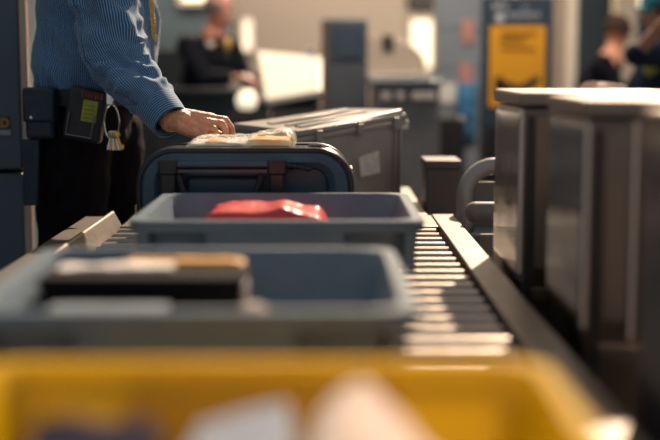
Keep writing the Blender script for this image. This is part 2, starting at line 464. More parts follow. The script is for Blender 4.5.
tube(b, [(-.098 + k*.008, 3.05 - .002 * (k % 2), cz + .086 - .0015*k) for k in range(9)], [.004 + .002 * (k % 2) for k in range(9)], 8)
put('zip_pull', b, leather, sc)
b = bm_(); tube(b, [(-.05, 3.10, cz+.122), (-.035, 3.095, cz+.130), (-.01, 3.095, cz+.130), (.0, 3.10, cz+.122)], .005, 8); put('top_latch', b, steel, sc)
b = bm_(); box(b, .062, .070, 3.15, 3.25, cz - .01, cz + .07); put('side_pad', b, mat('pad_cream', (.55, .48, .40), .6, 0, .1), sc, .003)
b = bm_(); tube(b, [(-.455, 3.10, cz - .0), (-.468, 3.085, cz - .02), (-.468, 3.085, cz - .05), (-.458, 3.1, cz - .06)], .005, 8); put('side_ring', b, brass, sc)

# document bag on the suitcase
def patch_mat(name, c1, c2, sc_, cut):
    m = bpy.data.materials.new(name); m.use_nodes = True; n = m.node_tree.nodes; l = m.node_tree.links; b = n['Principled BSDF']
    t = n.new('ShaderNodeTexCoord'); z = n.new('ShaderNodeTexNoise'); z.inputs['Scale'].default_value = sc_; r = n.new('ShaderNodeValToRGB')
    r.color_ramp.elements[0].position = cut; r.color_ramp.elements[1].position = cut + .05
    r.color_ramp.elements[0].color = (*c1, 1); r.color_ramp.elements[1].color = (*c2, 1)
    l.new(t.outputs['Object'], z.inputs['Vector']); l.new(z.outputs['Fac'], r.inputs[0]); l.new(r.outputs[0], b.inputs['Base Color'])
    b.inputs['Roughness'].default_value = .6
    return m
leaf_m = patch_mat('printed_leaflet', (.80, .76, .68), (.42, .40, .44), 26, .55)
book_m = patch_mat('printed_booklet', (.90, .74, .40), (.90, .46, .05), 22, .50)
zt = cz + .117 + .0105
film = mat('clear_film', (1.0, .93, .80), .12, 0, .05, 20, .5, 45, alpha=.36)
b = bm_()
lump(b, -.345, -.075, 3.10, 3.35, zt, lambda x, y, u, v: zt + edge(u, v, .12) * (.016 + .017 * max(0, min(1, (u - .5) * 3)) + .010 * nz(x, y, 22, 4) + .007 * abs(nz(x, y, 50, 1))), 70, 60)
tag(put('clear_document_bag', b, film), 'clear crumpled plastic bag lying on the navy suitcase under the hand', 'bag')
for i, (x0, x1, y0, y1, z0, z1, m, nm, lb, ct) in enumerate((
    (-.335, -.20, 3.115, 3.30, .002, .008, leaf_m, 'folded_leaflet', 'white leaflet inside the left half of the clear bag', 'leaflet'),
    (-.19, -.09, 3.12, 3.30, .002, .016, book_m, 'amber_booklet', 'amber booklet inside the right half of the clear bag', 'booklet'))):
    b = bm_(); lump(b, x0, x1, y0, y1, zt + z0, lambda x, y, u, v: zt + z1 + .003 * nz(x, y, 30, i), 20, 20)
    tag(put(nm, b, m), lb, ct)
pbox('leaflet_photo', amber, bpy.data.objects['folded_leaflet'], -.30, -.25, 3.13, 3.24, zt + .0085, zt + .0105, bevel=0)
bpy.data.objects['leaflet_photo'].matrix_parent_inverse = Matrix.Identity(4)

# ------------------------------------------------------------------ big grey case, corner towards the camera
gc = thing('storage_case', 'large grey plastic case with a ribbed lid behind the navy suitcase', 'case', (0, 4.0, ZR))
A, B_, D_ = Vector((-.087, 3.78)), Vector((.275, 4.20)), Vector((-.297, 3.98))
Cc = B_ + D_ - A; cen = (B_ + D_) / 2
def q4(scale, zs, off=0):
    return [(cen.x + (p.x - cen.x) * scale, cen.y + (p.y - cen.y) * scale, z + off) for p, z in zip((A, B_, Cc, D_), zs)]
rim = (.934, .972, .975, .948)
b = bm_(); hexa(b, q4(.90, (ZR + .001,) * 4), q4(.965, rim, -.012)); put('case_body', b, case_grey, gc, .012)
b = bm_(); hexa(b, q4(1.0, rim, -.020), q4(1.0, rim, -.002)); put('case_rim', b, case_grey, gc, .005)
b = bm_(); hexa(b, q4(1.01, rim, 0), q4(.985, rim, .018)); 
top = q4(.93, (.952, 1.004, 1.000, .965)); hexa(b, q4(.97, rim, .016), top); put('case_lid', b, case_lid, gc, .006)
ux = (B_ - A).normalized(); uy = (D_ - A).normalized()
def cpt(a, c, z): p = A + ux * a + uy * c; return (p.x, p.y, z)
def ztop(a, c): return .952 + (1.004 - .952) * a / .555 + .013 * c / .29
b = bm_()
for c0, c1 in ((.045, .075), (.10, .12), (.17, .20)):
    zz = lambda a, c: ztop(a, c)
    hexa(b, [cpt(.07, c0, zz(.07, c0) - .004), cpt(.46, c0, zz(.46, c0) - .004), cpt(.46, c1, zz(.46, c1) - .004), cpt(.07, c1, zz(.07, c1) - .004)],
            [cpt(.07, c0, zz(.07, c0) + .0012), cpt(.46, c0, zz(.46, c0) + .0012), cpt(.46, c1, zz(.46, c1) + .0012), cpt(.07, c1, zz(.07, c1) + .0012)])
put('lid_rib', b, case_lid, gc, .003)
for a in (.10, .30, .49):
    b = bm_(); z = .934 + .038 * a / .555
    hexa(b, [cpt(a - .016, -.012, z - .028), cpt(a + .016, -.012, z - .028), cpt(a + .016, .012, z - .028), cpt(a - .016, .012, z - .028)],
            [cpt(a - .014, -.010, z + .010), cpt(a + .014, -.010, z + .010), cpt(a + .014, .012, z + .010), cpt(a - .014, .012, z + .010)])
    put('latch', b, case_lid, gc, .003)
b = bm_(); hexa(b, [cpt(.545, .02, .935), cpt(.59, .02, .935), cpt(.59, .07, .935), cpt(.545, .07, .935)],
                   [cpt(.545, .02, .965), cpt(.59, .02, .965), cpt(.59, .07, .965), cpt(.545, .07, .965)])
put('end_grip', b, cream, gc, .004)
b = bm_()
for a in (.495, .52):
    hexa(b, [cpt(a - .006, .002, ZR + .01), cpt(a + .006, .002, ZR + .01), cpt(a + .006, .03, ZR + .01), cpt(a - .006, .03, ZR + .01)],
            [cpt(a - .006, -.001, .945), cpt(a + .006, -.001, .945), cpt(a + .006, .03, .945), cpt(a - .006, .03, .945)])
put('corner_rib', b, case_lid, gc, .003)
b = bm_()
P = [(.30, .855), (.40, .872), (.41, .80), (.31, .79)]
hexa(b, [cpt(a, .008, z) for a, z in P], [cpt(a, -.001, z) for a, z in P]); put('paper_label', b, mat('label_paper', (.72, .63, .52), .6, 0, .15, 40), gc)

# ------------------------------------------------------------------ steel gate cabinets on the right
ZC = 1.15 - .055
strip_m = mat('strip_glint_pale', (.80, .72, .64), .45, .2, .04)  # pale tone puts the glint of chrome edges into the colour
def cabinet(label, loc, d, side):
    t = thing('steel_gate_cabinet', label, 'cabinet', (0, 0, 0), 'steel gate cabinets beside the conveyor')
    W = .36
    b = bm_(); box(b, .006, W - .008, .006, d - .008, .06, ZC - .034); put('cabinet_body', b, steel, t, .006, segs=3)
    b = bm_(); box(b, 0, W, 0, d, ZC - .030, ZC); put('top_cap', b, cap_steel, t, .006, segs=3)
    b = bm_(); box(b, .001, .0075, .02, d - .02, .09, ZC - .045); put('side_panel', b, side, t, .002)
    b = bm_(); cyl(b, (.005, .003, .72), (.005, .003, ZC - .036), .0034, 16); put('edge_strip', b, strip_m, t)
    b = bm_(); cyl(b, (.083, .002, .70), (.083, .002, ZC - .036), .0036, 16); put('edge_strip', b, strip_m, t)
    b = bm_(); box(b, .018, .030, .002, .0075, .10, ZC - .05); put('dark_inset', b, dark_metal, t, .001)
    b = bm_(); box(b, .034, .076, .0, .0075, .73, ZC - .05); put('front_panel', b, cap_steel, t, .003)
    b = bm_(); box(b, .03, .12, -.006, .006, .665, .69); put('ledge', b, steel_rail, t, .002)
    b = bm_(); box(b, .01, W - .01, .01, d - .01, 0, .06); put('plinth', b, dark_metal, t)
    t.location = loc; return t
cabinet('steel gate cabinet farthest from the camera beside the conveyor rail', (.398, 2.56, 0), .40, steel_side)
cabinet('middle steel gate cabinet beside the conveyor rail', (.420, 2.02, 0), .35, mat('side_blue_reflection', (.15, .175, .215), .16, 1.0, .10, 2, .3, 5))  # bluish reflection on the side put into its base colour
cabinet('nearest steel gate cabinet, cut by the right edge of the photo', (.422, 1.30, 0), .37, mat('side_navy_reflection', (.05, .06, .085), .3, .6, .1, 2))  # dark navy reflection painted into the side colour

# ------------------------------------------------------------------ things just behind the conveyor end
bn = thing('grey_bin', 'square brown grey bin standing behind the conveyor end plate', 'bin', (.37, 4.1, 0))
brn = mat('brown_grey_metal', (.085, .072, .066), .5, .2, .1)
pbox('bin_body', brn, bn, .325, .435, 4.0, 4.2, .02, .82, bevel=.006); pbox('bin_rim', brn, bn, .322, .438, 3.997, 4.203, .82, .845, bevel=.002)
st = thing('operator_chair', 'grey tubular armchair half hidden behind the farthest steel cabinet', 'chair', (.55, 3.75, 0))
padm = mat('grey_pad', (.17, .155, .15), .5, 0, .1)
b = bm_(); capsule(b, (.422, 3.50, .738), .030, (.62, 3.50, .738), .030, 20); put('armrest', b, padm, st)
b = bm_(); capsule(b, (.44, 3.62, .635), .032, (.64, 3.62, .635), .032, 20); box(b, .44, .66, 3.58, 3.92, .60, .665); remesh(put('seat', b, padm, st), .006, 6)
b = bm_(); tube(b, [(.420, 3.74, .64)] + [(.420 + .09 - .09 * math.cos(a), 3.74, .76 + .09 * math.sin(a)) for a in [i * PI / 14 for i in range(15)]] + [(.600, 3.74, .64)], .025, 16)
put('back_tube', b, mat('satin_tube', (.36, .33, .31), .4, .4, .05), st)
b = bm_(); box(b, .44, .565, 3.76, 3.775, .66, .80); put('backrest', b, padm, st, .006)
b = bm_(); cyl(b, (.54, 3.75, .06), (.54, 3.75, .60), .028, 20); put('gas_column', b, dark_metal, st)
for k in range(4):
    a = PI/4 + k * PI/2; b = bm_(); tube(b, [(.54, 3.75, .06), (.54 + .17*math.cos(a), 3.75 + .17*math.sin(a), .025)], [.022, .016], 10); put('leg', b, dark_metal, st)

# ------------------------------------------------------------------ grey machine at the left edge
mc = thing('scanner_housing', 'blue grey scanner housing with a warm metal edge at the left of the photo', 'machine', (-1.3, 4.3, 0))
mcm = mat('blue_grey_enamel', (.075, .115, .14), .5, 0, .1, 2)
pbox('upper_housing', mcm, mc, -1.75, -.980, 4.05, 4.60, .812, 1.75, bevel=.008)
pbox('lower_housing', mcm, mc, -1.75, -.982, 4.06, 4.60, .03, .800, bevel=.008)
b = bm_(); box(b, -.979, -.956, 4.045, 4.075, .815, 1.75); box(b, -.981, -.956, 4.05, 4.075, .03, .80); put('edge_trim', b, mat('warm_trim', (.55, .40, .32), .45, .3, .06), mc, .003)
pbox('base', dark_metal, mc, -1.74, -1.0, 4.08, 4.58, 0, .03, bevel=0)
pbox('label_plate', black_pl, mc, -1.12, -1.020, 4.044, 4.051, .945, .985, bevel=.001)
pbox('label_plate', mat('pale_strip', (.30, .38, .42), .5), mc, -1.12, -1.015, 4.044, 4.051, .925, .942, bevel=.001)
fc = bpy.data.curves.new('label_text', 'FONT'); fc.body = 'AAD'; fc.size = .040; fc.align_x = 'CENTER'; fc.extrude = .001; fc.offset = .0012
tmp = bpy.data.objects.new('tmp', fc); fm = bpy.data.meshes.new_from_object(tmp); bpy.data.objects.remove(tmp)
fo = bpy.data.objects.new('label_text', fm); C.objects.link(fo); fm.materials.clear(); fm.materials.append(mat('orange_ink', (.60, .26, .05), .5))
fo.rotation_euler = (PI/2, 0, 0); fo.location = (-1.06, 4.043, .951); fo.parent = mc; fo.matrix_parent_inverse = Matrix.Translation(-Vector(mc.location))

# ------------------------------------------------------------------ people
def head(bm, c, face, s=1.0, tilt=0):
    """head around centre c looking along the horizontal direction 'face' (radians), tilted down by tilt"""
    R = Matrix.Rotation(face, 3, 'Z') @ Matrix.Rotation(tilt, 3, 'Y')
    c = Vector(c)
    def q(x, y, z): return c + R @ Vector((x * s, y * s, z * s))
    ellipsoid(bm, q(-.012, 0, .025), (.096*s, .076*s, .092*s), rot=R)
    ellipsoid(bm, q(.018, 0, -.035), (.070*s, .060*s, .085*s), rot=R)
    ellipsoid(bm, q(.060, 0, -.088), (.026*s, .030*s, .024*s), rot=R)            # chin
    capsule(bm, q(.088, 0, .012), .009*s, q(.108, 0, -.022), .014*s, 10)         # nose
    for y in (-1, 1):
        capsule(bm, q(.078, y*.012, .028), .010*s, q(.066, y*.048, .026), .010*s, 8)   # brow
        ellipsoid(bm, q(-.005, y*.076, -.004), (.020*s, .009*s, .034*s), rot=R)        # ear
        capsule(bm, q(.058, y*.034, -.028), .018*s, q(.040, y*.05, -.02), .018*s, 8)   # cheek
    capsule(bm, q(.083, -.020, -.052), .0065*s, q(.083, .020, -.052), .0065*s, 8)      # lips
    capsule(bm, q(.080, -.016, -.062), .0075*s, q(.080, .016, -.062), .0075*s, 8)
    return q
def eyes_hair(parent, q, s, hm, bald=False, cap=None):
    for y in (-1, 1):
        b = bm_(); ellipsoid(b, q(.074, y*.031, .010), (.012*s,)*3, 12, 8)
        e = put('eye', b, eye_w, parent)
        b = bm_(); ellipsoid(b, q(.083, y*.031, .010), (.0055*s,)*3, 10, 8)
        p = put('pupil', b, eye_d, e); p.matrix_parent_inverse = e.matrix_parent_inverse.inverted() @ Matrix.Translation(-Vector(parent.location)) if False else Matrix.Identity(4)
    b = bm_(); n = 0
    for i in range(40):
        a = 2 * PI * i / 40
        for k in range(9):
            el = -.35 + 1.9 * k / 8
            x, y, z = -.018 + .094*math.cos(el)*math.cos(a), .079*math.cos(el)*math.sin(a), .032 + .088*math.sin(el)
            if x > .045 and z < .10: continue
            if bald and z > .055: continue
            if z < -.0 and x > -.01: continue
            ellipsoid(b, q(x, y, z), (.017*s,)*3, 7, 5)
    remesh(put('hair', b, hm, parent), .007, 3)
def hand_bm(bm, wrist, fwd, side, down, s=1.0, curl=.7, sgn=1):
    """relaxed hand: palm and five bent fingers; side points to the little finger"""
    W = Vector(wrist); f = Vector(fwd).normalized(); sd = Vector(side).normalized(); dn = Vector(down).normalized()
    for k in range(4):
        y = (-.028 + .0185 * k)
        m = W + (f * (.092 - .005 * k) + sd * y) * s
        capsule(bm, W + sd * y * .7 * s, .017*s, m, .012*s, 10)
        L = (.044, .049, .045, .035)[k] * s; a = curl * .6; p = m
        for j, l in enumerate((1, .62, .5)):
            d = f * math.cos(a) + dn * math.sin(a); p2 = p + d * L * l
            capsule(bm, p, (.0095 - .001*j)*s, p2, (.0088 - .001*j)*s, 10); p = p2; a += curl * .6
    p = W - sd * .022 * s + f * .015 * s; p1 = p - sd * .025*s + f * .035*s + dn * .012*s
    capsule(bm, p, .016*s, p1, .012*s, 10); p2 = p1 + (f * .030 - sd*.004 + dn * .010) * s
    capsule(bm, p1, .011*s, p2, .009*s, 10); capsule(bm, p2, .0095*s, p2 + (f*.02 + sd*.006 + dn*.006)*s, .0075*s, 10)

def person(label, J, cloth, trouser, voxel=.011, hm=hair_m, bald=False, s=1.0, skinm=skin, sleeve=1.0):
    """J: joints: head, neck, chest, pelvis, sh/el/wr (l, r), hip/kn/an (l, r), face"""
    root = thing('person', label, 'person', (J['pelvis'][0], J['pelvis'][1], 0))
    b = bm_()
    q = head(b, J['head'], J['face'], s, J.get('tilt', 0))
    V = {k: Vector(v) for k, v in J.items() if isinstance(v, tuple)}
    capsule(b, V['head'] - Vector((0, 0, .05)), .054, V['neck'], .062)
    lat = (V['sh_r'] - V['sh_l']).normalized()
    fr = Vector((math.cos(J['face']), math.sin(J['face']), 0))
    capsule(b, V['neck'] - Vector((0,0,.03)), .085, V['chest'], .135); capsule(b, V['chest'], .135, V['pelvis'], .13)
    for sd in 'lr':
        capsule(b, V['chest'] + Vector((0,0,.1)), .07, V['sh_' + sd], .06)
        capsule(b, V['sh_' + sd], .056, V['el_' + sd], .042); capsule(b, V['el_' + sd], .042, V['wr_' + sd], .028)
        capsule(b, V['hip_' + sd], .092, V['kn_' + sd], .060); capsule(b, V['kn_' + sd], .060, V['an_' + sd], .042)
        f = (V['wr_' + sd] - V['el_' + sd]).normalized()
        side = f.cross(Vector((0, 0, 1)));
        side = side.normalized() if side.length > .1 else lat
        if sd == 'l': side = -side
        hand_bm(b, V['wr_' + sd] + f * .01, f, side, Vector((0, 0, -1)) if abs(f.z) < .8 else -side.cross(f), s)
    remesh(put('body', b, skinm, root), voxel, 2)
    eyes_hair(root, q, s, hm, bald)
    b = bm_()
    capsule(b, V['neck'] - Vector((0,0,.055)), .085, V['chest'], .160); capsule(b, V['chest'], .160, V['pelvis'], .158)
    ct = V['chest'] + lat * .04, V['chest'] - lat * .04
    for c_ in ct: capsule(b, c_, .14, V['pelvis'] + (c_ - V['chest']), .13)
    for sd in 'lr':
        capsule(b, V['chest'] + Vector((0,0,.11)), .085, V['sh_' + sd], .078)
        capsule(b, V['sh_' + sd], .076, V['el_' + sd], .060)
        if sleeve: capsule(b, V['el_' + sd], .060, V['el_' + sd].lerp(V['wr_' + sd], .93), .044)
    remesh(put('jacket', b, cloth, root), voxel, 4)
    b = bm_()
    for sd in 'lr':
        capsule(b, V['pelvis'], .145, V['hip_' + sd], .115)
        capsule(b, V['hip_' + sd], .112, V['kn_' + sd], .080); capsule(b, V['kn_' + sd], .080, V['an_' + sd] + Vector((0, 0, -.01)), .066)
    remesh(put('trousers', b, trouser, root), voxel, 3)
    for sd in 'lr':
        b = bm_(); a = V['an_' + sd]
        capsule(b, (a.x - fr.x*.05, a.y - fr.y*.05, .045), .043, (a.x + fr.x*.15, a.y + fr.y*.15, .036), .036); box(b, a.x-.035, a.x+.035, a.y-.035, a.y+.035, .0, .02)
        remesh(put('shoe', b, shoe_m, root), .006, 3)
    return root, q

# --- the uniformed man leaning at the back
dark_uni = mat('dark_uniform', (.006, .007, .012), .8, 0, .2)
bgskin = mat('ruddy_skin', (.50, .20, .14), .5, 0, .1)
pr, q = person('bald man in dark uniform leaning over the counter far behind', dict(
    head=(-.715, 8.55, 1.515), neck=(-.76, 8.60, 1.38), chest=(-.80, 8.65, 1.17), pelvis=(-.86, 8.72, .90), face=math.radians(-30), tilt=.45,
    sh_l=(-.66, 8.78, 1.28), sh_r=(-.93, 8.52, 1.28), el_l=(-.54, 8.72, 1.05), el_r=(-.80, 8.38, 1.06), wr_l=(-.46, 8.55, 1.03), wr_r=(-.63, 8.36, 1.07),
    hip_l=(-.78, 8.80, .86), hip_r=(-.93, 8.65, .86), kn_l=(-.76, 8.80, .48), kn_r=(-.93, 8.64, .48), an_l=(-.78, 8.84, .09), an_r=(-.94, 8.68, .09)),
    dark_uni, black_cl, bald=True, skinm=bgskin)
b = bm_(); ellipsoid(b, (-.655, 8.43, 1.285), (.030, .012, .035)); put('badge', b, brass, pr)
b = bm_(); ellipsoid(b, (-.765, 8.445, 1.285), (.028, .012, .022)); put('name_badge', b, cream, pr)
# --- dark figure by the pillar
person('person in dark clothes with brown hair seen beside the beige pillar', dict(
    head=(1.98, 8.55, 1.36), neck=(1.94, 8.55, 1.22), chest=(1.86, 8.55, 1.02), pelvis=(1.84, 8.60, .72), face=math.radians(65), tilt=.2,
    sh_l=(1.90, 8.74, 1.15), sh_r=(1.84, 8.36, 1.15), el_l=(2.06, 8.76, .96), el_r=(1.98, 8.34, .92), wr_l=(2.22, 8.66, .98), wr_r=(2.16, 8.42, .96),
    hip_l=(1.86, 8.68, .70), hip_r=(1.86, 8.50, .70), kn_l=(1.98, 8.70, .42), kn_r=(1.96, 8.48, .42), an_l=(1.84, 8.70, .09), an_r=(1.82, 8.48, .09)),
    black_cl, black_cl, hm=mat('brown_hair', (.06, .035, .025), .8))
# --- staff person raising an arm at the right edge
pr, q = person('person in navy top with yellow patches raising a bare forearm', dict(
    head=(1.75, 6.55, 1.405), neck=(1.78, 6.57, 1.27), chest=(1.77, 6.6, 1.07), pelvis=(1.77, 6.65, .84), face=math.radians(190), tilt=.25,
    sh_l=(1.74, 6.42, 1.21), sh_r=(1.80, 6.80, 1.21), el_l=(1.535, 6.22, 1.20), el_r=(1.68, 6.90, .98), wr_l=(1.61, 6.16, 1.315), wr_r=(1.50, 6.80, 1.02),
    hip_l=(1.76, 6.56, .81), hip_r=(1.78, 6.74, .81), kn_l=(1.74, 6.54, .46), kn_r=(1.77, 6.76, .46), an_l=(1.77, 6.54, .09), an_r=(1.80, 6.78, .09)),
    mat('navy_top', (.015, .022, .045), .8), black_cl, hm=mat('brown_hair', (.06, .035, .025), .8), sleeve=0, skinm=mat('tan_skin', (.42, .2, .12), .5))
hv = mat('hi_vis_yellow', (.42, .44, .03), .6, 0, .2)
for z in (1.135, .96):
    b = bm_(); ellipsoid(b, (1.69, 6.475, z), (.05, .03, .05)); put('yellow_patch', b, hv, pr)
b = bm_(); ellipsoid(b, q(-.005, 0, .07), (.108, .09, .06)); box_c = q(.09, 0, .055); ellipsoid(b, box_c, (.06, .06, .010)); remesh(put('teal_cap', b, mat('teal_cloth', (.02, .20, .24), .7), pr), .007, 3)

# --- the officer in the striped shirt
off = thing('person', 'officer in blue striped shirt and dark trousers reaching onto the suitcase', 'person', (-.72, 3.88, 0))
def sp_(x, y, d): return Vector(((x - 325) * d / 1250, d, 1.15 - (y - 65) * d / 1250))
SH, EL, WR = Vector((-.668, 3.72, 1.47)), Vector((-.585, 3.565, 1.165)), Vector((-.420, 3.40, .998))
SL = Vector((-.665, 4.06, 1.47)); ELl = Vector((-.71, 4.17, 1.20)); WRl = Vector((-.69, 4.15, .95))
b = bm_()
qo = head(b, (-.60, 3.89, 1.69), 0.0, 1.0, .35)
capsule(b, (-.625, 3.89, 1.63), .056, (-.665, 3.89, 1.50), .064)
for y in (-.06, .06):
    capsule(b, (-.70, 3.88 + y, 1.40), .12, (-.74, 3.88 + y, 1.0), .115)
    capsule(b, (-.685, 3.88, 1.46), .07, (SH if y < 0 else SL), .055)
for sh, el, wr in ((SH, EL, WR), (SL, ELl, WRl)):
    capsule(b, sh, .052, el, .042); capsule(b, el, .042, wr, .029)
LEGS = (((-.765, 3.79, .93), (-.785, 3.80, .50), (-.80, 3.80, .10)), ((-.705, 3.98, .93), (-.670, 3.99, .50), (-.68, 4.0, .10)))
for h, k, a in LEGS: capsule(b, h, .095, k, .062); capsule(b, k, .062, a, .045)
# right hand, fingers closed on the bag (little finger towards the camera)
def hp(x, y, Y): return Vector(((x - 328) / 371, Y, 1.15 - (y - 64.5) / 371))
capsule(b, WR, .030, hp(184, 119, 3.39), .029, 16)
mcp = [hp(213, 118, 3.415), hp(213, 122.5, 3.400), hp(208, 128.5, 3.385), hp(200, 133.5, 3.372)]
wr4 = [hp(184, 114, 3.400), hp(184, 118, 3.392), hp(183, 122.5, 3.384), hp(183, 126, 3.378)]
for i in range(4): capsule(b, wr4[i], .0190, mcp[i], .0152, 12)
FJ = [[(227, 119.5, 3.420), (233, 128, 3.420), (234, 135.0, 3.416)],
      [(224, 123, 3.400), (228, 130.5, 3.396), (226, 137, 3.392)],
      [(217, 128, 3.378), (219.5, 134, 3.372), (215, 138, 3.372)],
      [(208, 133, 3.362), (210, 137.5, 3.358), (204.5, 139, 3.360)]]
fr_ = (.0115, .0118, .0115, .0100)
for i in range(4):
    p = mcp[i]
    for j, t in enumerate(FJ[i]):
        n_ = hp(*t); r0 = fr_[i] * (1 - .07 * j); capsule(b, p, r0 * 1.06 if j == 0 else r0, n_, fr_[i] * (1 - .07 * (j + 1)), 10); 
        p = n_
capsule(b, hp(190, 122, 3.42), .018, hp(203, 126, 3.450), .0135, 10); capsule(b, hp(203, 126, 3.450), .0125, hp(214, 132, 3.452), .0115, 10); capsule(b, hp(214, 132, 3.452), .0112, hp(222, 136, 3.444), .0095, 10)
hand_bm(b, WRl, (.05, 0, -1), (-1, 0, 0), (0, -1, 0), 1.0, .5)
remesh(put('body', b, skin, off), .0042, 2)
eyes_hair(off, qo, 1.0, hair_m)
b = bm_()
for i in range(4):
    p0, p1 = hp(*FJ[i][1]), hp(*FJ[i][2]); d = (p1 - p0).normalized(); c_ = p1 + Vector((d.x * .003, -.000, d.z * .003)) + Vector((.004, 0, .004)) * (1 if i < 2 else 0)
    ellipsoid(b, c_ , (.0062, .006, .0062), 10, 8)
put('fingernails', b, mat('nails', (.62, .34, .26), .3), off)

# trousers
def ering(c, rx, ry, n=64, p=2.4, ang=0):
    out = []
    for k in range(n):
        a = 2*PI*k/n; ca, sa = math.cos(a), math.sin(a)
        rr = (abs(ca)**p + abs(sa)**p) ** (-1/p)
        x, y = rx*rr*ca, ry*rr*sa
        out.append(Vector((c[0] + x*math.cos(ang) - y*math.sin(ang), c[1] + x*math.sin(ang) + y*math.cos(ang), c[2])))
    return out
b = bm_()
capsule(b, (-.735, 3.83, .985), .135, (-.735, 3.93, .985), .135); capsule(b, (-.735, 3.84, 1.05), .125, (-.735, 3.92, 1.05), .125)
for h, k, a in LEGS:
    h = Vector(h); capsule(b, h, .128, k, .092); capsule(b, k, .092, Vector(a) + Vector((0, 0, -.02)), .078)
tr = remesh(put('trousers', b, pants, off), .009, 5); wrinkle(tr, .025, .09)
for (h, k, a) in LEGS:
    b = bm_(); capsule(b, (a[0] - .06, a[1], .048), .046, (a[0] + .17, a[1], .038), .038); box(b, a[0]-.09, a[0]+.10, a[1]-.04, a[1]+.04, 0, .02); remesh(put('shoe', b, shoe_m, off), .006, 3)

# shirt: torso and sleeves lofted with their own stripe coordinates
def loft_shape(bm, rows, n=96, ustart=0):
    rings, vv = [], [0]
    for i, r in enumerate(rows):
        rings.append(r)
        if i: vv.append(vv[-1] + (sum((a - c_).length for a, c_ in zip(rows[i], rows[i-1])) / len(r)))
    per = sum((rings[len(rings)//2][k] - rings[len(rings)//2][k-1]).length for k in range(n))
    us = [per * k / n for k in range(n + 1)]
    loops(bm, rings, False, False, (us, vv))
def interp(keys, t):
    for a, c_ in zip(keys, keys[1:]):
        if t <= c_[0]:
            f = (t - a[0]) / (c_[0] - a[0]); f = f*f*(3 - 2*f) * .5 + f * .5
            return [p + (q_ - p) * f for p, q_ in zip(a[1:], c_[1:])]
    return list(keys[-1][1:])
tk = [(1.060, -.716, 3.880, .150, .188), (1.095, -.712, 3.880, .164, .204), (1.13, -.706, 3.880, .174, .214), (1.19, -.702, 3.880, .174, .216),
      (1.30, -.700, 3.882, .174, .216), (1.40, -.708, 3.885, .168, .215), (1.47, -.695, 3.887, .130, .200), (1.515, -.680, 3.888, .085, .120), (1.54, -.67, 3.889, .066, .072)]
rows = []
N = 120
for i in range(80):
    z = 1.060 + (1.54 - 1.060) * i / 79
    x, y, rx, ry = interp(tk, z)
    ring = ering((x, y, z), rx, ry, N, 2.3)
    c_ = Vector((x, y, z)); out = []
    for p in ring:
        dr = (p - c_); a = math.atan2(dr.y, dr.x)
        wv = .020 * noise.noise(Vector((a * 1.6 + z * 4, z * 6, 1.0))) + .014 * noise.noise(Vector((a * 5 + z * 14, z * 9, 7.0)))
        if z < 1.16: wv += .007 * math.sin(a * 23 + 2 * math.sin(a*5)) * (1.16 - z) / .11
        out.append(p + dr.normalized() * wv)
    rows.append(out)
b = bm_(); loft_shape(b, rows, N)
def sleeve(bm, pts, n=72, seed=0):
    """pts: list of (pos, r)"""
    P_, R_ = [], []
    M = 70
    for i in range(M):
        t = i / (M - 1) * (len(pts) - 1); k = min(int(t), len(pts) - 2); f = t - k
        p0, p1, p2, p3 = [pts[max(0, min(len(pts) - 1, k + d))][0] for d in (-1, 0, 1, 2)]
        P_.append(.5 * ((2*p1) + (p2 - p0)*f + (2*p0 - 5*p1 + 4*p2 - p3)*f*f + (3*p1 - p0 - 3*p2 + p3)*f**3))
        R_.append(pts[k][1] + (pts[k+1][1] - pts[k][1]) * f)
    rows = []; u = None
    for i in range(M):
        d = (P_[min(i+1, M-1)] - P_[max(i-1, 0)]).normalized()
        if u is None: u, v = frame_of(d)
        u = (u - d * u.dot(d)).normalized(); v = d.cross(u)
        s_ = i / M
        row = []
        for k in range(n):
            a = 2*PI*k/n
            wv = .030 * noise.noise(Vector((math.cos(a)*1.2 + s_*7, math.sin(a)*1.2, s_*5 + seed))) + .016 * noise.noise(Vector((math.cos(a)*2.2, math.sin(a)*2.2 + s_*16, s_*20 + seed)))
            wv *= min(1, (1 - s_) * 5)
            row.append(P_[i] + (u*math.cos(a) + v*math.sin(a)) * (R_[i] + wv))
        rows.append(row)
    loft_shape(bm, rows, n)
    return P_, R_, u, v
DW = (WR - EL).normalized()
sleeve(b, [(SH + Vector((-.05, .08, .03)), .075), (SH + Vector((.0, .01, -.01)), .088), (SH.lerp(EL, .5) + Vector((.0, -.01, 0)), .094), (EL + Vector((.0, 0, .0)), .082), (EL.lerp(WR, .5), .064), (WR - DW * .035, .050)])
DL = (WRl - ELl).normalized()
sleeve(b, [(SL + Vector((-.05, -.08, .03)), .075), (SL, .086), (SL.lerp(ELl, .5), .086), (ELl, .075), (ELl.lerp(WRl, .5), .060), (WRl - DL * .03, .050)], seed=5)
base_b, line_b = (.008, .095, .235), (.46, .60, .70)
shirt_m = stripe_mat('striped_shirt_cloth', base_b, line_b, .0078, 'X')
cuff_m = stripe_mat('striped_cuff_cloth', base_b, line_b, .0072, 'Y')
put('shirt', b, shirt_m, off)
for wr_, d_, nm in ((WR, DW, 'cuff'), (WRl, DL, 'cuff')):
    rows = []; u, v = frame_of(d_)
    for t, rr in ((-.088, .0565), (-.085, .060), (-.06, .0585), (-.03, .056), (-.012, .054), (-.002, .0525), (.000, .050), (-.006, .047), (-.03, .045)):
        rows.append([wr_ + d_ * (t + .006) + (u*math.cos(2*PI*k/64) + v*math.sin(2*PI*k/64)) * rr for k in range(64)])
    b = bm_(); loft_shape(b, rows, 64); put(nm, b, cuff_m, off)
b = bm_(); loops(b, [ering((-.668, 3.889, z), rx, rx + .004, 48) for z, rx in ((1.525, .072), (1.575, .070), (1.578, .074), (1.53, .080))], False, False); put('collar', b, shirt_m, off)

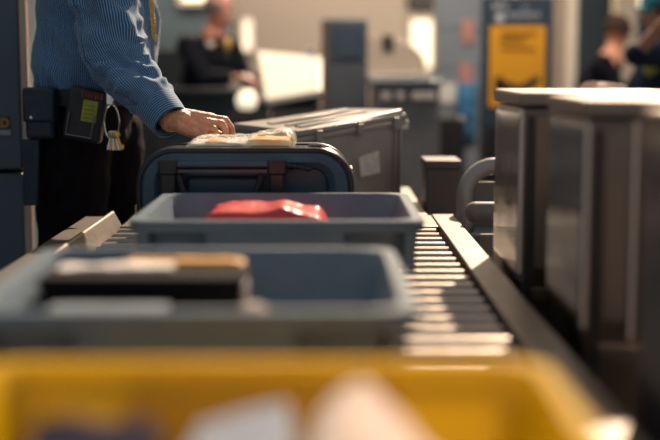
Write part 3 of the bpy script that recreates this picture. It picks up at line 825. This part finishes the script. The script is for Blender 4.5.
# belt
b = bm_(); loops(b, [ering((-.737, 3.880, z), rx, ry, 64) for z, rx, ry in ((1.032, .158, .196), (1.03, .164, .202), (1.078, .166, .204), (1.080, .160, .198), (1.032, .158, .196))], False, False)
put('belt', b, leather, off)
# belt items, carried things
navy_l = mat('navy_nylon', (.018, .035, .055), .6, 0, .2, 30, .2, 200)
def tilt_obj(o, piv, ax, ang):
    M = Matrix.Translation(piv) @ Matrix.Rotation(ang, 4, ax) @ Matrix.Translation(-Vector(piv))
    o.data.transform(M)
pp = thing('belt_pouch', 'dark navy flap pouch on the back of the officer belt', 'pouch', (-.85, 3.70, .94))
pbox('pouch_body', navy_l, pp, -.872, -.790, 3.640, 3.700, .935, 1.055, bevel=.012)
pbox('flap', navy_l, pp, -.877, -.785, 3.633, 3.705, .985, 1.085, bevel=.008)
b = bm_(); ellipsoid(b, (-.852, 3.633, .998), (.006, .004, .006)); put('snap', b, chrome, pp)
b = bm_(); hexa(b, [(-.885, 3.65, .74), (-.845, 3.65, .74), (-.845, 3.675, .74), (-.885, 3.675, .74)], [(-.885, 3.65, .935), (-.835, 3.65, .935), (-.835, 3.675, .935), (-.885, 3.675, .935)]); put('hanging_strap', b, navy_l, pp, .004)
ph = thing('radio_holder', 'black radio holder with lime green screen on the officer hip', 'radio', (-.705, 3.62, .93))
objs = []
def pb(nm, m, *a, bevel=.003): o = pbox(nm, m, ph, *a, bevel=bevel); objs.append(o); return o
pb('holder_body', leather, -.752, -.640, 3.615, 3.67, .930, 1.085, bevel=.012)
pb('screen', mat('lime_screen', (.34, .38, .02), .4, 0, .15, 60), -.703, -.660, 3.609, 3.616, .990, 1.052, bevel=.001)
redm = mat('red_print', (.40, .06, .04), .5)
b = bm_(); x = -.712
for i in range(7):
    wd = random.choice((.005, .007, .006)); 
    box(b, x, x + .0022, 3.611, 3.616, 1.059, 1.077); box(b, x, x + wd, 3.611, 3.616, 1.073, 1.077)
    if i % 2: box(b, x, x + wd, 3.611, 3.616, 1.065, 1.068)
    else: box(b, x + wd - .002, x + wd, 3.611, 3.616, 1.059, 1.070)
    x += wd + .0035
o = put('print', b, redm, ph); objs.append(o)
b = bm_(); dk = .0025
for k in range(4): box(b, -.697, -.666, 3.6085, 3.6092, 1.0 + k * .012, 1.002 + k * .012)
objs.append(put('screen_lines', b, mat('dark_ink', (.05, .07, .01), .5), ph))
b = bm_(); tube(b, [(-.738, 3.606, 1.01), (-.738, 3.604, .945), (-.665, 3.604, .945), (-.665, 3.606, 1.01)], .0028, 8); objs.append(put('wire_frame', b, mat('dull_wire', (.30, .33, .36), .35, 1), ph))
for o in objs: tilt_obj(o, (-.70, 3.63, 1.0), 'Y', math.radians(10))
kr = thing('key_ring', 'bunch of metal keys hanging from the officer belt', 'keys', (-.60, 3.64, .92))
b = bm_(); tube(b, [(-.618 + .022*math.cos(a), 3.625, .985 + .05*math.sin(a)) for a in [i*2*PI/24 for i in range(24)]], .0026, 8, closed=True); put('ring', b, chrome, kr)
b = bm_(); box(b, -.632, -.612, 3.618, 3.64, 1.035, 1.08); put('clip', b, chrome, kr, .003)
for k in range(6):
    a = -.5 + k * .22; p = Vector((-.620 + .004 * k, 3.622 - .003*k, .95)); d = Vector((math.sin(a) * .5, 0, -1)).normalized()
    b = bm_(); c0 = p; tube(b, [c0, c0 + d * .045], .0032, 6); ellipsoid(b, c0, (.010, .0025, .012), 14, 8); box(b, *(lambda e: (e.x - .001, e.x + .008, e.y - .0015, e.y + .0015, e.z, e.z + .012))(c0 + d * .042))
    put('key', b, brass if k % 2 else chrome, kr)
# braided lanyard hanging off the chest
b = bm_()
for s_ in (0, PI):
    pts = []
    for i in range(60):
        t = i / 59; pts.append((-.512 + .012 * t + .004 * math.cos(t * 60 + s_), 3.70 + .004 * math.sin(t * 60 + s_), 1.42 - .190 * t))
    tube(b, pts, .0042, 8)
ellipsoid(b, (-.499, 3.70, 1.230), (.008, .006, .010))
tag(put('gold_braid_lanyard', b, brass), 'gold braided lanyard hanging from the officer chest', 'lanyard')

# ------------------------------------------------------------------ background furniture
hd = thing('scanner_hood', 'bright white sloping scanner hood far behind the grey case', 'machine', (-.2, 7.3, 0))
whm = mat('white_enamel', (.62, .55, .46), .4, 0, .03)
b = bm_()
pr_ = [(-.43, 6.9, 1.18), (-.02, 6.9, 1.18)]
hexa(b, [(-.31, 6.85, .93), (-.02, 6.75, .985), (-.02, 7.9, .93), (-.41, 7.9, .93)], [(-.33, 6.87, .96), (-.02, 6.77, 1.02), (-.02, 7.72, 1.20), (-.42, 7.72, 1.24)])
put('hood', b, whm, hd, .01)
pbox('cabinet', mat('greige', (.30, .25, .21), .6), hd, -.30, -.03, 6.95, 7.85, .1, .925, bevel=.01)
pbox('band', dark_metal, hd, -.335, -.025, 6.9, 7.88, .915, .935, bevel=.002)
pbox('plinth', dark_metal, hd, -.28, -.05, 7.0, 7.8, 0, .1, bevel=0)
bt = thing('blue_bottle', 'small blue bottle standing behind the white hood', 'bottle', (-.1, 8.3, 1.17))
dk_ = thing('back_desk', 'long dark desk beside the white hood where the uniformed man leans', 'desk', (-.4, 8.3, 0))
pbox('desktop', dark_metal, dk_, -1.08, -.05, 8.05, 8.30, .97, 1.0, bevel=.004)
pbox('modesty_panel', teal_wall, dk_, -1.05, -.36, 8.20, 8.22, .25, .97, bevel=0)
for x in (-1.06, -.07):
    pbox('leg', dark_metal, dk_, x - .015, x + .015, 8.08, 8.27, 0, .97, bevel=0)
bt.location = (-.1, 8.25, 1.0)
b = bm_(); loops(b, [[(-.10 + r_*math.cos(2*PI*k/24), 8.25 + r_*math.sin(2*PI*k/24), z) for k in range(24)] for z, r_ in ((1.0, .042), (1.02, .048), (1.19, .048), (1.22, .03), (1.24, .018))])
put('bottle_body', b, mat('blue_plastic', (.03, .12, .35), .3), bt)
b = bm_(); cyl(b, (-.10, 8.25, 1.24), (-.10, 8.25, 1.265), .022, 20); put('cap', b, paper, bt)
cp = thing('glow_globe', 'small glowing cream globe added for a bright spot beside the dark uniformed man', 'globe', (-.50, 8.0, .84))  # glowing globe added where an unidentified bright spot stands
b = bm_(); ellipsoid(b, (-.50, 8.0, .925), (.066, .066, .068), 28, 18); put('globe_shell', b, glow, cp)
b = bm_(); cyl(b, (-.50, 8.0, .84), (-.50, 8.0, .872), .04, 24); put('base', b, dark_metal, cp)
b = bm_(); box(b, -.62, -.40, 7.90, 8.10, 0, .838); tag(put('side_stand', b, dark_metal, None, .006), 'dark stand holding the small glowing globe', 'stand')
cb = thing('equipment_rack', 'tall dark blue grey equipment rack beside the white hood', 'rack', (.12, 8.2, 0))
rk = mat('rack_blue_grey', (.075, .085, .10), .5, .1, .1)
pbox('rack_body', rk, cb, -.02, .27, 8.0, 8.5, .02, 1.44, bevel=.01)
pbox('rack_door', mat('rack_door_dark', (.035, .055, .08), .4), cb, .05, .24, 7.985, 8.0, 1.19, 1.40, bevel=.004)
pbox('side_post', mat('rack_brown', (.10, .075, .06), .5), cb, -.025, .02, 7.98, 8.0, .1, 1.43, bevel=.003)
b = bm_(); box(b, .0, .25, 8.02, 8.48, 0, .02); put('plinth', b, dark_metal, cb)
xm = thing('beige_machine', 'beige machine with curved top and dark opening on the blue counter', 'machine', (.5, 9, 0))
b = bm_(); prof = [(.27, .0), (.72, .0), (.72, 1.14)] + [(.36 + .36 * math.cos(a), 1.14 + .22 * math.sin(a)) for a in [i * PI/2 / 10 for i in range(1, 11)]] + [(.27, 1.36)]
hexa(b, [(x, 9.0, z) for x, z in prof], [(x, 9.5, z) for x, z in prof]); put('machine_body', b, mat('beige_enamel', (.50, .40, .31), .45, 0, .05), xm, .01)
b = bm_(); box(b, -2.75, -1.98, 9.2, 9.48, 0, 2.1); tag(put('gap_darkener', b, mat('gap_dark_maroon', (.022, .010, .012), .6), None, .01), 'tall dark maroon block added to darken the gap beside the scanner housing', 'block')  # dark block added to carry the shade beside the housing
b = bm_(); box(b, -2.4, -1.06, 9.5, 9.9, 0, 1.27)
tag(put('dark_cupboard', b, mat('cupboard_dark', (.010, .014, .018), .6), None, .01), 'dark cupboard standing between the officer and the bald man', 'cupboard')
pbox('opening', dark_metal, xm, .41, .485, 8.985, 9.01, 1.24, 1.36, bevel=.002)
pbox('ledge', cream, xm, .30, .70, 8.93, 9.0, 1.06, 1.09, bevel=.01)
ct_ = thing('blue_counter', 'blue grey counter in front of the beige machine', 'counter', (.4, 7.8, 0))
bcm = mat('counter_blue', (.10, .135, .165), .45, 0, .12)
pbox('worktop', bcm, ct_, .13, .72, 7.5, 8.0, 1.03, 1.075, bevel=.008) if False else pbox('worktop', bcm, ct_, .29, .70, 7.5, 8.4, 1.03, 1.06, bevel=.008)
pbox('front_panel', mat('counter_grey', (.17, .165, .165), .5), ct_, .30, .69, 7.54, 8.38, .0, 1.03, bevel=.004)
for x0, x1 in ((.34, .39), (.43, .47), (.52, .66)):
    b = bm_(); box(b, x0, x1, 7.50, 7.54, .945, .985); o = put('drawer_plate', b, cream, ct_, .004)
# left lower part of counter beside the rack
lb = thing('white_carton', 'small white carton lying on the blue counter', 'box', (.60, 7.6, 1.06))
pbox('carton', cream, lb, .56, .64, 7.56, 7.66, 1.06, 1.10, bevel=.004)
pbox('flap', cream, lb, .56, .64, 7.565, 7.60, 1.10, 1.106, bevel=.001)

# sign
sg = thing('notice_stand', 'tall navy notice stand with a yellow panel', 'sign', (1.22, 8, 0))
pbox('board', mat('sign_navy', (.022, .042, .065), .5, 0, .1), sg, .992, 1.445, 8.0, 8.06, .75, 1.58, bevel=.004)
pbox('yellow_panel', mat('sign_yellow', (.74, .33, .010), .5, 0, .04), sg, 1.043, 1.395, 7.99, 8.0, .885, 1.395, bevel=.001)
pbox('post', dark_metal, sg, 1.15, 1.29, 8.01, 8.05, .02, .75, bevel=.003); pbox('base', dark_metal, sg, 1.0, 1.44, 7.85, 8.2, 0, .02, bevel=.003)
def glyphs(bm, x0, x1, z, h, y):
    x = x0
    while x < x1 - h * .5:
        wd = h * random.choice((.5, .62, .7)); k = random.randint(0, 3); t = h * .19
        box(bm, x, x + t, y, y + .004, z, z + h)
        if k != 1: box(bm, x, x + wd, y, y + .004, z + h - t, z + h)
        if k != 2: box(bm, x, x + wd, y, y + .004, z, z + t)
        if k != 3: box(bm, x + wd - t, x + wd, y, y + .004, z + (h*.4 if k == 0 else 0), z + h)
        x += wd + h * .22
wp = mat('white_print', (.55, .56, .6), .5)
for a_ in ((1.06, 1.165, 1.50, .038, 7.995), (1.155, 1.37, 1.445, .034, 7.995), (1.25, 1.30, 1.50, .02, 7.995)):
    b = bm_(); glyphs(b, *a_); put('heading_line', b, wp, sg)
b = bm_(); ellipsoid(b, (1.105, 7.996, 1.445), (.027, .004, .028)); put('round_symbol', b, wp, sg)
for a_ in ((1.11, 1.34, 1.335, .022, 7.985), (1.11, 1.27, 1.293, .022, 7.985), (1.11, 1.34, 1.245, .014, 7.985)):
    b = bm_(); glyphs(b, *a_); put('notice_line', b, mat('brown_print', (.22, .10, .02), .5), sg)
b = bm_(); box(b, 1.08, 1.13, 7.985, 7.99, .95, 1.075); hexa(b, [(1.09, 7.985, 1.06), (1.09, 7.985, 1.0), (1.24, 7.985, .96), (1.24, 7.985, 1.02)], [(1.09, 7.99, 1.06), (1.09, 7.99, 1.0), (1.24, 7.99, .96), (1.24, 7.99, 1.02)])
hexa(b, [(1.24, 7.985, 1.02), (1.24, 7.985, .96), (1.36, 7.985, 1.04), (1.36, 7.985, 1.09)], [(1.24, 7.99, 1.02), (1.24, 7.99, .96), (1.36, 7.99, 1.04), (1.36, 7.99, 1.09)]); put('dark_figure_print', b, black_pl, sg)
# notices on the column
pk = mat('pink_notice', (.50, .24, .20), .6); 
for i, (x, z, lb_) in enumerate(((1.015, 1.385, 'upper pink notice on the grey column'), (1.005, 1.08, 'lower pink notice on the grey column above the blue jacket'))):
    b = bm_(); box(b, x - .045, x + .045, 8.985, 8.998, z - .085, z + .085); tag(put('wall_notice', b, pk, None, .004), lb_, 'notice', 'pink notices on the grey column')
b = bm_(); box(b, .79, .94, 8.985, 8.998, .88, 1.02); tag(put('white_notice', b, paper, None, .003), 'white paper notice on the grey column', 'notice')
jk = bm_(); lump(jk, 0, .14, 0, .42, 0, lambda x, y, u, v: edge(u, v, .3) * (.06 + .02 * nz(x, y, 12)), 24, 40)
for v_ in jk.verts: v_.co = Vector((.94 + v_.co.x, 8.98 - v_.co.z, .60 + v_.co.y))
tag(put('blue_jacket', jk, mat('bright_blue_cloth', (.035, .16, .30), .7, 0, .15)), 'blue jacket hanging on the grey column', 'jacket')
for x0, x1, lb_ in ((.76, .93, 'narrow low dark brown cabinet in front of the grey column'), (1.07, 1.62, 'wide low dark brown cabinet behind the notice stand')):
    kb = bm_(); box(kb, x0, x1, 8.3, 8.7, 0, .80); tag(put('low_cabinet', kb, mat('umber_metal', (.03, .026, .028), .5), None, .01), lb_, 'cabinet')
